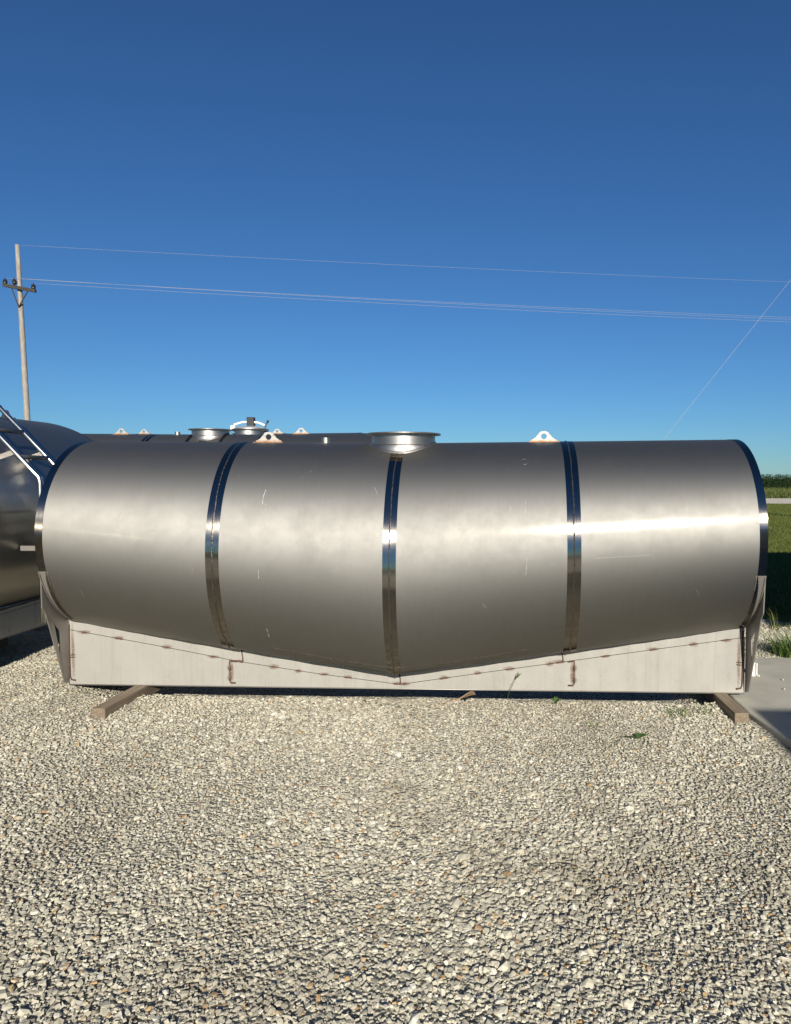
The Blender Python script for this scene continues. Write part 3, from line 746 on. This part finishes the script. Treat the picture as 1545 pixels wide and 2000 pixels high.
# seed-head stalk leaning against the skirt
st = empty('grass_stalk', (.893, -.42, 0), 0, 'single tall grass stalk with a green seed head in front of the skirt', 'plant')
sp_ = [(0, 0, -.01), (.02, -.005, .06), (.05, -.01, .13), (.085, -.012, .20)]
mesh('stem', *tube(sp_, .0022, 5), M['weedleaf'], st)
V, F, T = strip_blades(34, np.array((.0, .0)), .006, .03, .065, .004, .55, z0=0, seed=9)
o = npmesh('seed_head', V, F, M['weedleaf'], T, parent=st); o.location = (.083, -.012, .185); o.rotation_euler = (0, R_(28), 0)
# curled cardboard scrap
V = []; nx_, ny_ = 14, 6
for i in range(nx_ + 1):
    for j in range(ny_ + 1):
        s, t = i / nx_, j / ny_
        x = -.125 + .235 * s + .03 * t; y = -.10 + .26 * s * .9 + .15 * (t - .5) * (1 - .3 * s); z = .004 + .018 * s ** 1.4 + .026 * math.sin(3.0 * t + 1.2 * s) * (.35 + s) + .006 * math.sin(9 * s)
        V.append((x, y, z))
F = [(i * (ny_ + 1) + j, (i + 1) * (ny_ + 1) + j, (i + 1) * (ny_ + 1) + j + 1, i * (ny_ + 1) + j + 1) for i in range(nx_) for j in range(ny_)]
o = mesh('cardboard_scrap', V, F, M['card'], None, True); o.location = (.50, -.40, float(hgt(.5, -.4))); s_ = o.modifiers.new('solid', 'SOLIDIFY'); s_.thickness = .004
tag(o, 'curled brown cardboard scrap poking out from under the tank', 'scrap')
# white steel bracket on the slab
o = mesh('steel_bracket', *joinvf([boxvf(-.028, .024, -.004, .004, .006, .112), boxvf(.0242, .030, -.03, .03, .006, .116), boxvf(-.045, .05, -.04, .04, 0, .0058)]), M['whitepaint']); o.location = (3.115, .32, .0225); tag(o, 'small white painted steel bracket standing on the slab', 'bracket')
for x, y in [(3.32, .16), (3.36, .02), (3.45, .12), (3.52, -.02), (3.22, -.12), (3.40, -.22), (3.46, -.25), (3.14, .27)]:
    V, F = lathe([(0, .012), (.008, .009), (.012, .002), (.008, -.003), (0, -.004)], 6)
    V = [(a * random.uniform(.7, 1.3), b * random.uniform(.7, 1.3), c) for a, b, c in V]
    o = mesh('pebble', V, F, M['concrete']); o.location = (x, y, .0255); tag(o, 'loose pebble lying on the concrete slab', 'pebble', 'pebbles on the slab')

# ------------------------------------------------------------------ crushed stone on the yard
def icosa():
    t = (1 + 5 ** .5) / 2
    v = np.array([(-1, t, 0), (1, t, 0), (-1, -t, 0), (1, -t, 0), (0, -1, t), (0, 1, t), (0, -1, -t), (0, 1, -t), (t, 0, -1), (t, 0, 1), (-t, 0, -1), (-t, 0, 1)]) / 1.9
    f = np.array([(0, 11, 5), (0, 5, 1), (0, 1, 7), (0, 7, 10), (0, 10, 11), (1, 5, 9), (5, 11, 4), (11, 10, 2), (10, 7, 6), (7, 1, 8), (3, 9, 4), (3, 4, 2), (3, 2, 6), (3, 6, 8), (3, 8, 9), (4, 9, 5), (2, 4, 11), (6, 2, 10), (8, 6, 7), (9, 8, 1)])
    return v, f
def octa():
    v = np.array([(1, 0, 0), (-1, 0, 0), (0, 1, 0), (0, -1, 0), (0, 0, 1), (0, 0, -1), (.62, .62, .45), (-.62, -.62, -.45)], float)
    v = np.array([(x, y, z) for x in (-.75, .75) for y in (-.75, .75) for z in (-.75, .75)])
    f = np.array([(0, 1, 3), (0, 3, 2), (4, 6, 7), (4, 7, 5), (0, 4, 5), (0, 5, 1), (2, 3, 7), (2, 7, 6), (0, 2, 6), (0, 6, 4), (1, 5, 7), (1, 7, 3)])
    return v, f
def visible_ground(n):
    """random points on the yard the photograph (and a step beside it) can see"""
    x = rng.uniform(-5.0, 5.0, n); y = rng.uniform(-4.8, 3.6, n)
    d = y + 6.074; cx = x - .8335 + .0445 * d
    ok = (cx > -.70 * d - 1.25) & (cx < .50 * d + .9)
    ok &= ~((np.abs(x) < 2.6) & (y > .05)) & ~((x > 2.70) & (y < .98)) & ~((x > -2.6) & (x < 2.6) & (y > .0))
    ok &= ~((x < -3.95) & (y < 2.0) & (y > -4))
    ok &= ~((x < 2.75) & (y > 1.2) & (x > -2.75))
    ed = 3.0 + .22 * np.sin(x * 2.3)
    ok &= ~((x > 2.9) & (y > ed))
    return x[ok], y[ok]
def stones(name, n, smin, smax, proto, zoff, label, t0=0, t1=1):
    x, y = visible_ground(n); m = len(x); v, f = proto; k = len(v)
    s = np.exp(rng.uniform(np.log(smin), np.log(smax), m))
    patch = np.sin(x * 1.7 + .6 * np.sin(y * 2.1)) * np.sin(y * 1.9 + .8 * np.sin(x * 1.3 + 1)) + .5 * np.sin(x * 4.1 - y * 3.3)
    s *= 1 + .22 * np.clip(patch, -1, 1)
    sc = np.stack([s * rng.uniform(.75, 1.35, m), s * rng.uniform(.7, 1.1, m), s * rng.uniform(.32, .66, m)], 1)
    P = v[None] * (1 + rng.uniform(-.28, .28, (m, k, 3))) * sc[:, None, :]
    # random tumble: small tilt about x and y, any heading
    tx = rng.normal(0, .30, m); ty = rng.normal(0, .30, m); tz = rng.uniform(0, 2 * np.pi, m)
    for ax, an in ((0, tx), (1, ty), (2, tz)):
        c, s2 = np.cos(an)[:, None], np.sin(an)[:, None]; a, b = [(1, 2), (2, 0), (0, 1)][ax]
        A, B = P[:, :, a].copy(), P[:, :, b].copy(); P[:, :, a] = A * c - B * s2; P[:, :, b] = A * s2 + B * c
    P += np.stack([x, y, hgt(x, y) + zoff * rng.uniform(-.6, 1, m)], 1)[:, None, :]
    tone = np.repeat(rng.uniform(t0, t1, m), k)
    F = (f[None] + (np.arange(m) * k)[:, None, None]).reshape(-1, 3)
    o = npmesh(name, P.reshape(-1, 3), F, M['stone'], tone)
    return tag(o, label, 'gravel', kind='stuff')
stones('gravel', 160000, .0052, .0110, octa(), .006, 'pale crushed limestone gravel covering the yard, small chips')
stones('gravel', 36000, .0095, .016, icosa(), .006, 'pale crushed limestone gravel covering the yard, larger chips')

def tetra():
    v = np.array([(1, 0, -.5), (-.5, .87, -.5), (-.5, -.87, -.5), (.1, 0, .7)]); return v, np.array([(0, 2, 1), (0, 1, 3), (1, 2, 3), (2, 0, 3)])
stones('gravel', 230000, .0032, .0062, tetra(), .004, 'pale crushed limestone gravel covering the yard, fines between the chips', .3, .85)
stones('gravel', 1500, .017, .028, icosa(), .004, 'pale crushed limestone gravel covering the yard, scattered big flakes', .3, .97)

# ------------------------------------------------------------------ grass, verge and corn beyond
def wedge(n, y0, y1, lo, hi):
    y = rng.uniform(y0, y1, n); d = y + 6.074; x = .8335 - .0445 * d + d * rng.uniform(lo, hi, n)
    return np.stack([x, y], 1)
P_ = wedge(90000, 3.0, 45, .36, .56)
V, F, T = strip_blades(len(P_), P_, 0, .04, .11, .010, .9, z0=-.082, seed=21, nseg=2, tone=(0, .85))
tag(npmesh('lawn_grass', V, F, M['blade'], T), 'short green grass on the lawn between yard and gravel road', 'grass', kind='stuff')
P_ = wedge(26000, 58.6, 99, .30, .62)
V, F, T = strip_blades(len(P_), P_, 0, .25, .75, .05, .7, z0=-.08, seed=22, nseg=2)
tag(npmesh('verge_grass', V, F, M['tallgrass'], T), 'tall yellowing grass on the far side of the gravel road', 'grass', kind='stuff')
# corn: template plant copied over rows
tv, tf = [], []
for L in range(12):
    a = L * 2.4 + random.uniform(-.3, .3); z = .25 + .165 * L; ln = .80 - .03 * abs(L - 5); dx, dy = math.cos(a), math.sin(a); o_ = len(tv)
    for k in range(4):
        t = k / 3; ww = .065 * (1 - t) + .004; r = ln * t * (1 - .15 * t); zz = z + ln * (.75 * t - .85 * t * t)
        tv += [(dx * r - dy * ww, dy * r + dx * ww, zz), (dx * r + dy * ww, dy * r - dx * ww, zz)]
    tf += [(o_ + 2 * k, o_ + 2 * k + 1, o_ + 2 * k + 3, o_ + 2 * k + 2) for k in range(3)]
for a in (0, 1.57):
    o_ = len(tv); dx, dy = math.cos(a) * .02, math.sin(a) * .02
    tv += [(-dx, -dy, 0), (dx, dy, 0), (dx * .4, dy * .4, 2.15), (-dx * .4, -dy * .4, 2.35)]; tf.append((o_, o_ + 1, o_ + 2, o_ + 3))
tv = np.array(tv); tf = np.array(tf)
xs = np.arange(-60, 95, .24); pts = np.array([(x + random.uniform(-.08, .08), 100 + .76 * r + random.uniform(-.06, .06)) for r in range(6) for x in xs])
m = len(pts); an = rng.uniform(0, 6.28, m); s = rng.uniform(.86, 1.12, m); c, sn = np.cos(an)[:, None], np.sin(an)[:, None]
X = (tv[None, :, 0] * c - tv[None, :, 1] * sn) * s[:, None] + pts[:, :1]; Y = (tv[None, :, 0] * sn + tv[None, :, 1] * c) * s[:, None] + pts[:, 1:]
Z = tv[None, :, 2] * s[:, None] - .09
V = np.stack([X, Y, Z], -1).reshape(-1, 3); F = (tf[None] + (np.arange(m) * len(tv))[:, None, None]).reshape(-1, 4)
tag(npmesh('corn_field', V, F, M['corn'], np.repeat(rng.uniform(0, 1, m), len(tv))), 'dark green corn field along the horizon', 'corn', kind='stuff')
